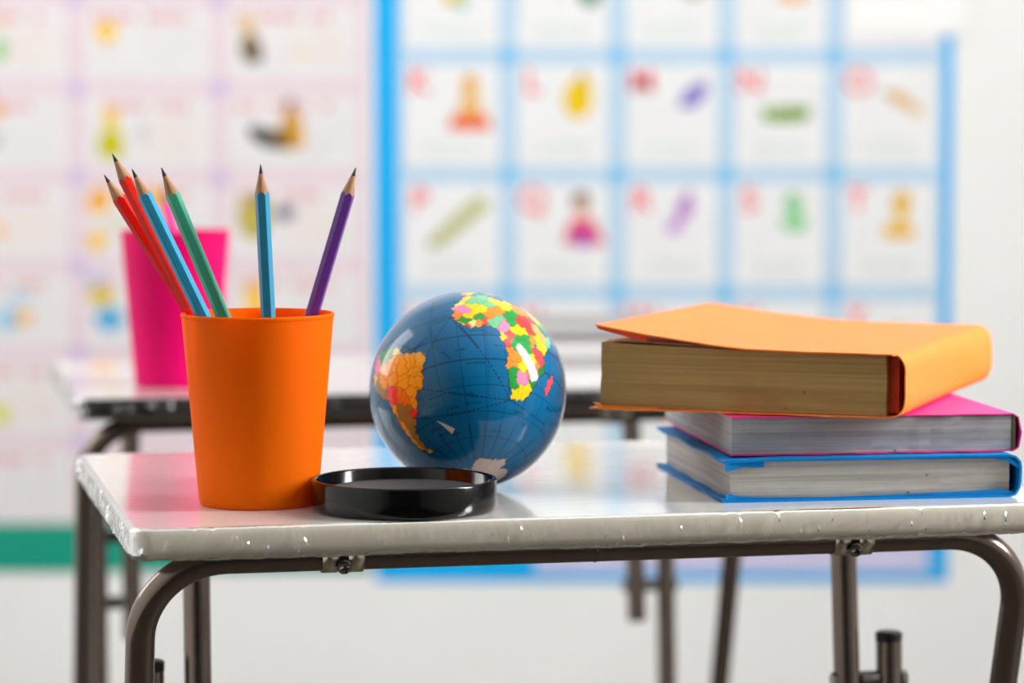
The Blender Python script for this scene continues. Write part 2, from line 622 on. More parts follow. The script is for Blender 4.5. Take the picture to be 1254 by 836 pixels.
make_cup('orange plastic tumbler holding six sharpened pencils', M_orange_cup, CUP, 0.0434, 0.0338, 0.1092)
CUP2 = Vector((-0.2745, 2.462, TABLE_Z))
make_cup('blurred magenta pink plastic tumbler on the desk behind', M_pink_cup, CUP2, 0.0445, 0.0338, 0.1265)

# ------------------------------------------------------------------ pencils
def make_pencil(label, rgb, base, tip, rot, group, rad=0.0042):
    b, t = Vector(base), Vector(tip)
    L = (t - b).length
    root = empty('pencil', b)
    root.rotation_mode = 'QUATERNION'
    q = Vector((0, 0, 1)).rotation_difference((t - b).normalized())
    root.rotation_quaternion = q @ Matrix.Rotation(rot, 3, 'Z').to_quaternion()
    tag(root, label, 'pencil', group)
    seg = 48
    apo = rad * math.cos(PI / 6)
    def hexr(a):
        k = (a % (PI / 3)) - PI / 6
        return min(apo / math.cos(k), rad * 0.975)
    slope = rad / 0.0178                     # sharpened cone
    lead_r = 0.0013
    z_edge = [L - hexr(2 * PI * k / seg) / slope for k in range(seg)]
    m = mat('pencil_paint', rgb, rough=0.3, coat=0.12, spec=0.3)
    # painted hexagonal barrel
    V, F = [], []
    V += [(hexr(2 * PI * k / seg) * math.cos(2 * PI * k / seg), hexr(2 * PI * k / seg) * math.sin(2 * PI * k / seg), 0) for k in range(seg)]
    V += [(hexr(2 * PI * k / seg) * math.cos(2 * PI * k / seg), hexr(2 * PI * k / seg) * math.sin(2 * PI * k / seg), z_edge[k]) for k in range(seg)]
    for k in range(seg):
        F.append([k, (k + 1) % seg, seg + (k + 1) % seg, seg + k])
    F.append(list(range(seg))[::-1])
    smooth_by_angle(mesh_obj('barrel', V, F, m, root), 18)
    # bare wood cone with the scalloped paint line
    V, F = [], []
    for j in range(7):
        s = j / 6
        for k in range(seg):
            a = 2 * PI * k / seg
            r = hexr(a) * (1 - s) + lead_r * s
            V.append((r * math.cos(a), r * math.sin(a), L - r / slope))
    for j in range(6):
        for k in range(seg):
            F.append([j * seg + k, j * seg + (k + 1) % seg, (j + 1) * seg + (k + 1) % seg, (j + 1) * seg + k])
    mesh_obj('wood_cone', V, F, M_wood, root, True)
    lathe('lead', [(lead_r, L - lead_r / slope), (lead_r * .55, L - lead_r * .55 / slope), (0.00028, L - 0.0007), (0, L - 0.0004)], M_lead, root, None, 24)
    return root

pg = 'sharpened pencils in the orange tumbler'
for lab, rgb, base, tip, rot in (
    ('red pencil, leftmost and shorter of the two red ones', (214, 22, 12), (0.026, 0.009, 0.006), (-0.0880, 0.0082, 0.1878), 0.2),
    ('taller red pencil, reaching highest in the orange tumbler', (226, 26, 10), (0.014, 0.002, 0.006), (-0.0816, -0.0036, 0.2000), 0.45),
    ('light blue pencil leaning left against the red ones', (50, 150, 190), (0.018, -0.007, 0.006), (-0.0674, -0.0285, 0.1918), 0.1),
    ('sea green pencil leaning left', (72, 172, 142), (0.023, -0.014, 0.006), (-0.0493, -0.0429, 0.1929), 0.15),
    ('light blue pencil standing nearly upright', (50, 142, 178), (0.0125, -0.0245, 0.006), (0.0057, -0.0424, 0.1947), 0.0),
    ('purple pencil leaning right', (92, 44, 130), (-0.001, 0.026, 0.006), (0.0554, 0.0188, 0.1918), 0.3)):
    make_pencil(lab, rgb, CUP + Vector(base), CUP + Vector(tip), rot, pg)

# the blurred pink pencil in the pink tumbler
make_pencil('blurred pink pencil leaning in the pink tumbler', (250, 90, 170), CUP2 + Vector((0.023, 0.006, 0.007)), CUP2 + Vector((-0.0105, 0.003, 0.165)), 0.2, None, 0.0058)

# ------------------------------------------------------------------ black round lid
LID = Vector((-0.0607, 1.6915, TABLE_Z))
lid = empty('round_lid', LID)
tag(lid, 'glossy black round plastic lid lying open side up before the globe', 'lid')
RL = 0.0522
lathe('rim_wall', [(RL - 0.003, 0.0), (RL - 0.0012, 0.0002), (RL - 0.0004, 0.0012), (RL, 0.004), (RL, 0.0165), (RL - 0.0004, 0.0175), (RL - 0.0012, 0.0178),
                   (RL - 0.0022, 0.0175), (RL - 0.0027, 0.0168), (RL - 0.0036, 0.0048), (RL - 0.0046, 0.0034), (RL - 0.006, 0.0030),
                   (RL - 0.006, 0.0012), (RL - 0.003, 0.0)], M_blackgloss, lid, None, 128, 50)
lathe('lid_floor', [(RL - 0.0055, 0.0012), (RL - 0.0055, 0.0034), (RL - 0.0075, 0.0040), (RL - 0.0082, 0.0112), (RL - 0.0095, 0.0118), (0.02, 0.0120), (0, 0.0120)], M_blacktex, lid, None, 96, 30)

# ------------------------------------------------------------------ globe
RG = 0.0585
GLOBE = Vector((-0.0262, 1.784, TABLE_Z))
globe = empty('toy_globe', GLOBE)
tag(globe, 'small glossy world globe ball showing Africa and South America', 'globe')

def in_poly(lon, lat, poly):
    inside = np.zeros(lon.shape, bool)
    n = len(poly)
    for i in range(n):
        x0, y0 = poly[i]
        x1, y1 = poly[(i + 1) % n]
        if y0 == y1:
            continue
        c = ((y0 > lat) != (y1 > lat)) & (lon < (x1 - x0) * (lat - y0) / (y1 - y0) + x0)
        inside ^= c
    return inside

AFRICA = [(-6, 36), (-1, 35.3), (3, 37), (7, 37), (10, 37.3), (11, 34), (15, 32.3), (19, 30.4), (20, 32.6), (23, 32.6), (25, 31.6), (29, 31), (32.5, 31.2),
          (34, 28), (35.5, 24), (37, 21), (38.5, 18), (40, 15), (43, 12), (44.5, 10.5), (51, 12), (50, 8), (47, 4), (42, -2), (39.5, -5), (39.3, -8), (40.5, -11),
          (40.5, -15), (37, -18), (35, -20), (35.5, -24), (33, -26), (32.5, -28.5), (30.5, -31), (28, -33), (25, -34), (22, -34), (20, -35), (18, -33.5), (17.5, -31),
          (16.5, -28.5), (15, -26.5), (14.3, -22), (12, -17), (13.5, -12), (13, -9), (12.3, -6), (11, -3.5), (9, -1), (9.7, 2), (9.5, 4), (8.5, 4.6), (7, 4.4), (5.5, 5), (4, 6.3),
          (1, 6), (-3, 5), (-5, 5.2), (-8, 4.5), (-11, 6.5), (-13, 8.5), (-15, 11), (-16.7, 12.5), (-17.5, 15), (-16.3, 17), (-16, 19), (-17, 21.5), (-14.8, 25), (-12, 28), (-10, 29.8),
          (-9.5, 32), (-6.8, 34)]
AF_SEEDS = [('y', -6, 32), ('y', -9, 30), ('c', -13.5, 26), ('p', -11, 20), ('p', -8, 18), ('G', 2, 28), ('G', -1, 31), ('G', 5, 33), ('G', 6, 25), ('G', -4, 27), ('y', -2, 18), ('y', -7, 14), ('y', 1, 20), ('y', -4, 22),
            ('o', 9, 17), ('o', 13, 19), ('o', 6, 14), ('y', 17, 27), ('y', 13, 30), ('y', 22, 29), ('y', 18, 22), ('o', 29, 27), ('o', 31, 23), ('g', 18, 15), ('g', 20, 19), ('g', 18, 10),
            ('r', 30, 15), ('r', 26, 12), ('r', 31, 9), ('r', 33, 18), ('G', 8, 10), ('G', 5, 8), ('G', 11, 12), ('p', 12.5, 5), ('p', 14, 9), ('y', 20, 6.5), ('y', 25, 6), ('y', 11.5, -0.5),
            ('r', 15, 1), ('r', 14, -3), ('g', 22, -1), ('g', 25, -5), ('g', 21, -6), ('g', 27, 2), ('g', 18, -4), ('o', 17, -12), ('o', 20, -10), ('o', 15, -15), ('o', 14, -9), ('y', 26, -13), ('y', 31, -11), ('y', 24, -15.5),
            ('g', 17, -20), ('g', 16, -24), ('g', 18.5, -26), ('p', 23, -22), ('p', 26, -22.5), ('y', 21, -31), ('y', 25, -29), ('y', 29, -27), ('y', 28, -31), ('b', 30, -19),
            ('e', 38, -14), ('e', 34, -18.5), ('e', 33.5, -23), ('r', 35, -6), ('r', 37, -8.5), ('y', 38, 0.5), ('y', 36, 3), ('a', 39, 8), ('a', 41, 6), ('a', 37, 12), ('G', 46, 4), ('G', 49, 9), ('o', 32, 1.5),
            ('o', -14.5, 14.5), ('g', -11, 10.5), ('g', -9, 9.5), ('y', -12, 8), ('r', -9.5, 6.3), ('c', -5.5, 7.5), ('o', -1.2, 8), ('g', -1.5, 12.5), ('r', 1.8, 8.5), ('b', 34, -13)]
SAM = [(-80, -3), (-80.5, -1), (-79.5, 1), (-77.5, 4), (-77.5, 8), (-75, 10.8), (-72, 12), (-68, 11.2), (-62, 10.5), (-58, 7.5), (-54, 6), (-51.5, 4.5), (-50, 0), (-47, -0.8), (-44, -2.5), (-40, -2.8),
       (-37, -4.8), (-35, -6), (-34.8, -8.5), (-37, -11.5), (-39, -14), (-39, -18), (-40.5, -21), (-42, -23), (-45, -23.5), (-48.5, -26), (-48.7, -28.5), (-51, -31), (-53, -33.5), (-55, -35),
       (-57.5, -34.5), (-57, -37), (-58.5, -38.5), (-62, -39), (-62.5, -41), (-65, -41.5), (-64, -43), (-65.5, -45), (-67.5, -46.2), (-66, -48), (-69, -51), (-68.3, -52.7),
       (-65.3, -54.8), (-69, -55.5), (-72, -53.8), (-75, -50), (-75, -46), (-73.5, -41), (-73.2, -37), (-71.5, -31), (-70.3, -22), (-70.5, -18.5), (-76, -14), (-79, -8), (-81, -5.5)]
SA_SEEDS = [('z', -52, -8), ('z', -60, -4), ('z', -66, -4), ('z', -45, -8), ('z', -40, -9), ('z', -53, -15), ('z', -46, -18), ('z', -50, -23), ('z', -52, -28), ('z', -61, -10), ('z', -57, 0), ('z', -70, -7), ('z', -44, -13),
            ('p', -74, 4), ('g', -66, 7.5), ('g', -59, 5), ('c', -55, 4), ('y', -78.5, -1.5), ('v', -75, -8), ('v', -73.5, -13), ('v', -77, -5), ('q', -65, -16), ('q', -64, -19.5), ('q', -67, -19), ('o', -58.5, -22.5), ('o', -57, -26), ('o', -60, -21),
            ('v', -64, -27), ('v', -66, -32), ('v', -61, -34), ('v', -60, -30), ('v', -66, -39), ('v', -68.5, -47), ('v', -64, -36), ('v', -69, -43), ('v', -57.5, -28.5), ('v', -70.4, -51), ('r', -56, -32.8),
            ('z', -71.4, -34), ('z', -69.6, -25), ('z', -73, -44), ('z', -72.5, -39), ('z', -74, -50), ('z', -69.5, -54.5)]
EUROPE = [(-9, 43.5), (-9, 37), (-5.5, 36), (-2, 37), (0, 39), (3, 42), (7, 43.5), (10, 44), (16, 38), (18, 40), (13, 45.5), (19, 42), (23, 37), (26, 41), (29, 41), (36, 36.5), (35, 32), (34.5, 29), (39, 22), (43, 13), (52, 17),
          (59, 22), (56, 26), (50, 30), (58, 26), (67, 25), (73, 20), (77, 8), (80, 14), (87, 21), (95, 17), (100, 8), (104, 2), (104, 10), (109, 12), (108, 21), (121, 29), (122, 40), (135, 44), (141, 53), (160, 61), (178, 66), (170, 70), (140, 73),
          (105, 77), (70, 73), (45, 67), (28, 71), (14, 67), (5, 61), (8, 57), (4, 52), (-2, 48.5), (-1.5, 44)]
EU_SEEDS = [('y', -4, 40), ('p', -8, 39.5), ('G', 3, 46.5), ('o', 10, 51), ('y', 13, 43), ('p', 20, 50), ('g', 22, 44), ('r', 30, 50), ('c', 33, 39), ('y', 45, 24), ('g', 48, 16), ('o', 43, 33), ('G', 53, 33), ('p', 65, 30), ('y', 78, 22), ('o', 92, 34),
            ('y', 110, 35), ('g', 100, 62), ('g', 70, 60), ('r', 68, 48), ('p', 104, 46), ('o', 100, 16), ('q', 15, 63)]
AUS = [(114, -22), (122, -18), (130, -12), (137, -16), (142, -11), (146, -19), (153, -27), (150, -37), (141, -38), (135, -33), (125, -33), (116, -35)]
NAM = [(-168, 66), (-150, 71), (-125, 70), (-95, 72), (-80, 63), (-62, 58), (-55, 52), (-66, 44), (-75, 36), (-81, 26), (-90, 30), (-97, 26), (-96, 18), (-88, 21), (-83, 10), (-79, 9), (-92, 14), (-105, 20), (-115, 30), (-124, 40), (-125, 50), (-150, 60)]
GRN = [(-45, 60), (-20, 70), (-20, 80), (-60, 82), (-55, 70)]
MAD = [(49.2, -12), (50.3, -15.5), (49, -19), (47.3, -25), (45.2, -25.5), (43.6, -22.5), (44.4, -19.5), (44.5, -16.5), (47, -15)]
ANT = [(-180, -78), (-150, -77), (-130, -74), (-100, -73), (-75, -73), (-62, -74), (-45, -77.5), (-28, -75.5), (-14, -71.5), (-5, -70), (2, -69.5), (10, -70), (20, -69.5), (28, -70), (33, -68),
       (38, -69), (45, -67), (52, -65.5), (57, -67), (65, -67.5), (70, -71.5), (77, -69), (90, -66.5), (110, -66), (135, -66), (150, -68.5), (170, -71.5), (165, -78), (180, -78), (180, -90), (-180, -90)]
PAL = dict(y=(240, 205, 0), c=(235, 220, 130), p=(238, 130, 170), G=(110, 190, 140), g=(30, 150, 60), o=(245, 140, 40), r=(238, 62, 62), e=(28, 120, 50), b=(190, 120, 70), a=(250, 170, 90),
           z=(243, 178, 40), v=(150, 140, 70), q=(240, 80, 90), w=(205, 185, 175))

def globe_mesh():
    NL, NB = 960, 480
    lon1 = np.linspace(-180, 180, NL, endpoint=False)
    lat1 = np.linspace(-90, 90, NB)
    LON, LAT = np.meshgrid(lon1, lat1)
    mlat = LAT / 1.08                                  # the printed gores are a little stretched
    mlon = LON
    # wobble so that borders and coasts are not straight
    wl = mlon + 0.55 * np.sin(mlat * 1.3 + mlon * 0.4) + 0.3 * np.sin(mlat * 3.1 - mlon * 1.7)
    wb = mlat + 0.5 * np.sin(mlon * 1.25 - mlat * 0.5) + 0.3 * np.sin(mlon * 2.9 + mlat * 1.9)
    lab = np.zeros(LON.shape, int)                     # 0 = sea
    sea = np.array(lin(0, 100, 150)[:3])
    col = np.empty(LON.shape + (3,))
    col[:] = sea
    nxt = 1
    def region(poly, seeds):
        nonlocal nxt
        m = in_poly(wl, wb, poly)
        ii = np.nonzero(m)
        x, y = wl[ii], wb[ii]
        cl = np.cos(np.radians(y))
        best = np.full(x.shape, 1e9)
        bi = np.zeros(x.shape, int)
        groups, prev = [], None
        for k, (c, sx, sy) in enumerate(seeds):
            d = ((x - sx) * cl) ** 2 + (y - sy) ** 2
            w = d < best
            best[w], bi[w] = d[w], k
        # neighbours of one colour merge into one country
        cc = np.array([lin(*PAL[s[0]])[:3] for s in seeds])
        codes = {c: n for n, c in enumerate(sorted(set(s[0] for s in seeds)))}
        cid = np.array([codes[s[0]] for s in seeds])
        col[ii] = cc[bi]
        lab[ii] = nxt + cid[bi]
        nxt += len(codes) + 1
        return ii, bi
    region(EUROPE, EU_SEEDS)
    region(AUS, [('o', 122, -25), ('y', 135, -20), ('p', 145, -22), ('g', 147, -33), ('r', 134, -29)])
    region(NAM, [('p', -105, 58), ('y', -100, 40), ('g', -103, 24), ('o', -150, 65), ('p', -75, 52), ('r', -86, 14)])
    region(GRN, [('w', -40, 72)])
    ai, ab = region(AFRICA, AF_SEEDS)
    si, sb = region(SAM, SA_SEEDS)
    region(MAD, [('q', 47, -19)])
    region(ANT, [('w', 0, -85)])
    # border lines where the label changes, coast lines where land meets sea
    land = lab > 0
    def edge(a):
        e = np.zeros(a.shape, bool)
        e[:, :] |= a != np.roll(a, 1, 1)
        e[1:] |= a[1:] != a[:-1]
        return e
    bd = edge(lab) & land
    coast = edge(land.astype(int))
    col[bd] = col[bd] * 0.5
    col[coast] = np.array(lin(30, 40, 60)[:3])
    # a few province lines inside Brazil and Argentina, printed in red
    sub = np.full(lab.shape, -1)
    sub[si] = sb
    e2 = edge(sub) & (sub >= 0) & ~bd & ~coast
    col[e2] = np.array(lin(196, 96, 24)[:3])
    sub = np.full(lab.shape, -1)
    sub[ai] = ab
    e2 = edge(sub) & (sub >= 0) & ~bd & ~coast & (np.sin(LON * 2.0) > 0)
    col[e2] = col[e2] * 0.55
    # lakes
    lake = ((LON - 33) ** 2 + (LAT + 1) ** 2) < 1.6
    col[lake] = sea
    # graticule every fifteen degrees, finer than the borders
    cl = np.maximum(np.cos(np.radians(LAT)), 0.05)
    hw = 0.20
    gl = np.abs((LON + 7.5) % 15 - 7.5) * cl < hw * 1.15
    gb = np.abs((LAT + 7.5) % 15 - 7.5) < hw * 1.15
    line = (gl | gb) & ~((LAT < -78) & gl & (np.abs(LON % 30) > 1))
    col[line & ~land] = sea * 0.3
    col[line & land] *= 0.75
    tro = (np.abs(np.abs(LAT) - 23.5 * 1.08) < hw) & ((LON % 2.4) < 1.5) & ~land
    col[tro] = sea * 0.45
    mer = (np.abs(LON - 1.6) * cl < hw) & ~land
    col[mer] = sea * 0.6
    # shipping routes: dashed great circles, one with a printed band of marks
    X = np.stack([np.cos(np.radians(LAT)) * np.cos(np.radians(LON)), np.cos(np.radians(LAT)) * np.sin(np.radians(LON)), np.sin(np.radians(LAT))], -1)
    def vec(lo, la):
        la = la * 1.08
        return np.array([math.cos(math.radians(la)) * math.cos(math.radians(lo)), math.cos(math.radians(la)) * math.sin(math.radians(lo)), math.sin(math.radians(la))])
    def route(p, q, dash=2.6, w=0.006, k=0.25, t0=0.0, t1=1.0):
        a, b = vec(*p), vec(*q)
        nrm = np.cross(a, b)
        nrm /= np.linalg.norm(nrm)
        om = math.acos(a @ b)
        t2 = np.cross(nrm, a)
        s = np.arctan2(X @ t2, X @ a)
        m = (np.abs(X @ nrm) < w) & (s > om * t0) & (s < om * t1) & ((np.degrees(s) % dash) < dash * 0.62) & ~land
        col[m] = sea * k
    cape = (18, -34.6)
    route((-18, 13.5), cape)
    route((-18, 13.5), cape, 1.1, 0.013, 0.3, 0.14, 0.44)
    route((-18, 13.5), (-34.5, -8))
    route((-42, -23.5), cape)
    route((-42, -23.5), cape, 1.3, 0.011, 0.32, 0.30, 0.62)
    route((-56, -36), cape)
    route(cape, (60, -38))
    route((-34.5, -8), (-60, 14))
    route((-34.5, -8), (-60, 14), 1.2, 0.011, 0.32, 0.1, 0.6)
    route((-34, 3), (-17, -16), 1.2, 0.009, 0.32, 0.2, 0.45)
    route((-34, 3), (-17, -16), 1.2, 0.009, 0.32, 0.55, 0.8)
    route((11, -6), (17, -33), 1.4, 0.009, 0.32, 0.1, 0.95)
    # small printed name marks on the sea: rows of strokes
    for (lo, la, wd) in ((-14, -8, 6), (-6, -16, 11), (-10, -37, 9), (-12, -32, 6), (3, 1.5, 7), (8, -6, 5), (-3, 3, 10), (12, -52, 6), (-24, -38, 5), (-45, -46, 8), (-40, -50, 9), (-30, -52, 7), (28, -40, 7),
                          (-25, 12, 8), (-24, 16, 9), (-22, 20, 7), (-28, 24, 9), (-35, -30, 8), (-38, -34, 7), (40, -45, 7), (55, -30, 6), (60, -10, 7)):
        m = (np.abs(LAT - la * 1.08) < 0.65) & (np.abs(LON - lo) * cl < wd / 2) & (np.sin(LON * 9 + lo) + 0.5 * np.sin(LON * 23) > -0.2) & ~land
        col[m] = sea * 0.36
    # the pale triangular print mark
    tri = in_poly(LON, LAT, [(-41.5, -45.0), (-33.5, -55.5), (-29.0, -53.0)])
    col[tri] = np.array(lin(205, 200, 195)[:3])
    # mesh
    P = np.stack([np.cos(np.radians(LAT)) * np.cos(np.radians(LON)), np.cos(np.radians(LAT)) * np.sin(np.radians(LON)), np.sin(np.radians(LAT))], -1).reshape(-1, 3) * RG
    i, j = np.meshgrid(np.arange(NB - 1), np.arange(NL), indexing='ij')
    j2 = (j + 1) % NL
    Q = np.stack([i * NL + j, i * NL + j2, (i + 1) * NL + j2, (i + 1) * NL + j], -1).reshape(-1, 4)
    me = bpy.data.meshes.new('printed_ball')
    me.vertices.add(len(P))
    me.vertices.foreach_set('co', P.astype(np.float32).ravel())
    me.loops.add(Q.size)
    me.loops.foreach_set('vertex_index', Q.astype(np.int32).ravel())
    me.polygons.add(len(Q))
    me.polygons.foreach_set('loop_start', np.arange(0, Q.size, 4, dtype=np.int32))
    me.polygons.foreach_set('use_smooth', np.ones(len(Q), bool))
    me.update(calc_edges=True)
    at = me.color_attributes.new('print', 'FLOAT_COLOR', 'POINT')
    at.data.foreach_set('color', np.concatenate([col.reshape(-1, 3), np.ones((len(P), 1))], 1).astype(np.float32).ravel())
    return me

def globe_material():
    m = bpy.data.materials.new('globe_print')
    m.use_nodes = True
    nt = m.node_tree
    p = nt.nodes['Principled BSDF']
    a = nt.nodes.new('ShaderNodeAttribute')
    a.attribute_name = 'print'
    nt.links.new(a.outputs['Color'], p.inputs['Base Color'])
    p.inputs['Roughness'].default_value = 0.5
    p.inputs['Specular IOR Level'].default_value = 0.05
    p.inputs['Coat Weight'].default_value = 1.0
    p.inputs['Coat Roughness'].default_value = 0.05
    p.inputs['Coat IOR'].default_value = 1.38
    n = nt.nodes.new('ShaderNodeTexNoise')
    n.inputs['Scale'].default_value = 38
    n.inputs['Detail'].default_value = 2
    tc = nt.nodes.new('ShaderNodeTexCoord')
    nt.links.new(tc.outputs['Object'], n.inputs['Vector'])
    b = nt.nodes.new('ShaderNodeBump')
    b.inputs['Strength'].default_value = 0.12
    b.inputs['Distance'].default_value = 0.001
    nt.links.new(n.outputs[0], b.inputs['Height'])
    nt.links.new(b.outputs[0], p.inputs['Coat Normal'])
    return m

gm = globe_mesh()
gm.materials.append(globe_material())
ball = bpy.data.objects.new('printed_ball', gm)
COL.objects.link(ball)
ball.parent = globe
ball.matrix_parent_inverse.identity()
Rm = Matrix(((0.17022170745715787, 0.9798857703025258, -0.10415588062609571),
             (-0.7650086936578031, 0.19803285959802913, 0.6128170078803374),
             (0.6211169527056492, -0.024634603265630717, 0.7833306245664056)))
ball.location = (0, 0, RG)
ball.rotation_euler = Rm.to_euler()

# ------------------------------------------------------------------ books
def strip_solid(name, path_fn, nu, nv, D, thick, m, parent, v0=0.0, v_edge=None, smooth=True):
    """a bent sheet: path_fn(s, v) -> (u, z); s in 0..1 along the sheet, v along the depth; made solid inwards"""
    top, bot = [], []
    for j in range(nv + 1):
        v = v0 + D * j / nv
        pts = [Vector(path_fn(i / nu, j / nv)) for i in range(nu + 1)]
        for i, p in enumerate(pts):
            a, b = pts[max(0, i - 1)], pts[min(nu, i + 1)]
            t = (b - a).normalized()
            nrm = Vector((t.y, -t.x))                      # to the inside for a path running over the top and round the spine
            vv = v + (v_edge(i / nu) if (v_edge and j == 0) else 0.0)
            top.append((p.x, vv, p.y))
            bot.append((p.x + nrm.x * thick, vv, p.y + nrm.y * thick))
    n1 = nu + 1
    N = len(top)
    V = top + bot
    F = []
    for j in range(nv):
        for i in range(nu):
            a = j * n1 + i
            F.append([a, a + 1, a + n1 + 1, a + n1])
            F.append([N + a, N + a + n1, N + a + n1 + 1, N + a + 1])
    for i in range(nu):
        a = i
        F.append([a, N + a, N + a + 1, a + 1])
        b = nv * n1 + i
        F.append([b, b + 1, N + b + 1, N + b])
    for j in range(nv):
        a = j * n1
        F.append([a, a + n1, N + a + n1, N + a])
        b = j * n1 + nu
        F.append([b, N + b, N + b + n1, b + n1])
    o = mesh_obj(name, V, F, m, parent, smooth)
    return smooth_by_angle(o, 50)

def poly_path(pts, s):
    """point at fraction s of a polyline"""
    L = [0]
    for a, b in zip(pts[:-1], pts[1:]):
        L.append(L[-1] + math.hypot(b[0] - a[0], b[1] - a[1]))
    d = s * L[-1]
    for i in range(len(pts) - 1):
        if d <= L[i + 1] + 1e-9:
            k = (d - L[i]) / max(1e-9, L[i + 1] - L[i])
            return (pts[i][0] + (pts[i + 1][0] - pts[i][0]) * k, pts[i][1] + (pts[i + 1][1] - pts[i][1]) * k)
    return pts[-1]

def page_block(W, D, z0, ztop_fn, m, parent, u0=0.0, v0=0.0, nu=24, nv=4, nz=6, jit=0.0002):
    bm = bmesh.new()
    V, F = [], []
    idx = {}
    def vert(i, j, k):
        if (i, j, k) not in idx:
            u = u0 + W * i / nu
            zt = ztop_fn(i / nu)
            z = z0 + (zt - z0) * k / nz
            v = v0 + D * j / nv
            if j == 0:
                v += random.uniform(-jit, jit)
            if i == 0:
                u += random.uniform(-jit, jit) * 1.5
            idx[(i, j, k)] = len(V)
            V.append((u, v, z))
        return idx[(i, j, k)]
    for i in range(nu):
        for j in range(nv):
            F.append([vert(i, j, 0), vert(i, j + 1, 0), vert(i + 1, j + 1, 0), vert(i + 1, j, 0)])
            F.append([vert(i, j, nz), vert(i + 1, j, nz), vert(i + 1, j + 1, nz), vert(i, j + 1, nz)])
    for i in range(nu):
        for k in range(nz):
            F.append([vert(i, 0, k), vert(i + 1, 0, k), vert(i + 1, 0, k + 1), vert(i, 0, k + 1)])
            F.append([vert(i, nv, k), vert(i, nv, k + 1), vert(i + 1, nv, k + 1), vert(i + 1, nv, k)])
    for j in range(nv):
        for k in range(nz):
            F.append([vert(0, j, k), vert(0, j, k + 1), vert(0, j + 1, k + 1), vert(0, j + 1, k)])
            F.append([vert(nu, j, k), vert(nu, j + 1, k), vert(nu, j + 1, k + 1), vert(nu, j, k + 1)])
    return mesh_obj('page_block', V, F, m, parent)

def lip(name, pts, thick, m, parent):
    """a folded paper lip: pts = list of (u, v, z_low, z_high), given thickness along v"""
    V, F = [], []
    for (u, v, a, b) in pts:
        V += [(u, v, a), (u, v, b), (u, v + thick, b), (u, v + thick, a)]
    for i in range(len(pts) - 1):
        p, q = i * 4, i * 4 + 4
        for e in range(4):
            F.append([p + e, p + (e + 1) % 4, q + (e + 1) % 4, q + e])
    F += [[0, 3, 2, 1], [len(V) - 4, len(V) - 3, len(V) - 2, len(V) - 1]]
    return fix_normals(mesh_obj(name, V, F, m, parent))

# blue wrapped book, lowest
M_blue = mat('blue_paper', (0, 126, 200), rough=0.5, var=0.06, vscale=40, bump=0.25, bscale=60, spec=0.2)
M_blue_worn = mat('blue_paper_fold', (0, 122, 192), rough=0.5, spec=0.2, var=0.12, vscale=90, bump=0.3, bscale=90)
book = empty('wrapped_book', (0.1205, 1.7165, TABLE_Z), math.radians(8.9))
tag(book, 'hardback wrapped in blue paper, lowest of the three stacked books', 'book', 'wrapped books stacked on the near desk')
Wb, Db, Tb = 0.178, 0.187, 0.0250
cw = 0.0013
profile_b = [(0.0, Tb), (Wb - 0.007, Tb), (Wb - 0.003, Tb - 0.0012), (Wb - 0.0004, Tb - 0.0045), (Wb, Tb - 0.008), (Wb - 0.0004, 0.006), (Wb - 0.003, 0.0015), (Wb - 0.007, 0.0), (0.0, 0.0)]
def blue_path(s, t):
    u, z = poly_path(profile_b, s)
    if z < 0.003 and u < Wb - 0.01:
        z += 0.0004 * (math.sin(t * 21) + 1) * max(0, 1 - u / 0.03) * (1 if 0.02 < t < 0.98 else 0)
    if z > Tb - 0.003 and u < 0.03:
        z -= 0.0006 * (1 - u / 0.03) * (math.sin(t * 15 + 1) + 1)
    return (u, z)
strip_solid('cover', blue_path, 90, 30, Db, cw, M_blue, book)
page_block(Wb - 0.012, Db - 0.008, cw + 0.0001, lambda a: Tb - cw - 0.0002, M_pages_grey2, book, 0.0055, 0.004)
lip('folded_edge', [(0.0015, 0.0, Tb - 0.0072, Tb - 0.0005), (0.004, 0.0004, Tb - 0.0068, Tb - 0.0005), (0.012, 0.0012, Tb - 0.0048, Tb - 0.0006), (0.0245, 0.0016, Tb - 0.0052, Tb - 0.0006)], 0.0005, M_blue_worn, book)
lip('folded_edge', [(0.002, 0.0002, 0.0003, 0.0048), (0.0035, 0.0006, 0.0003, 0.0056), (0.008, 0.0010, 0.0003, 0.0040), (0.026, 0.0012, 0.0003, 0.0026), (0.060, 0.0012, 0.0003, 0.0022), (0.110, 0.0012, 0.0003, 0.0030),
                    (0.150, 0.0012, 0.0003, 0.0042), (0.166, 0.0012, 0.0003, 0.0050), (0.175, 0.0004, 0.0012, 0.0020)], 0.0005, M_blue_worn, book)
lip('folded_edge', [(0.026, 0.0008, Tb - 0.0016, Tb - 0.0004), (0.10, 0.0008, Tb - 0.0018, Tb - 0.0004), (0.160, 0.0008, Tb - 0.0022, Tb - 0.0004), (0.169, 0.0006, Tb - 0.0040, Tb - 0.0006), (0.1765, 0.0004, Tb - 0.0085, Tb - 0.0062)], 0.0005, M_blue_worn, book)
M_inner = mat('dark_inner_board', (60, 52, 48), rough=0.7)

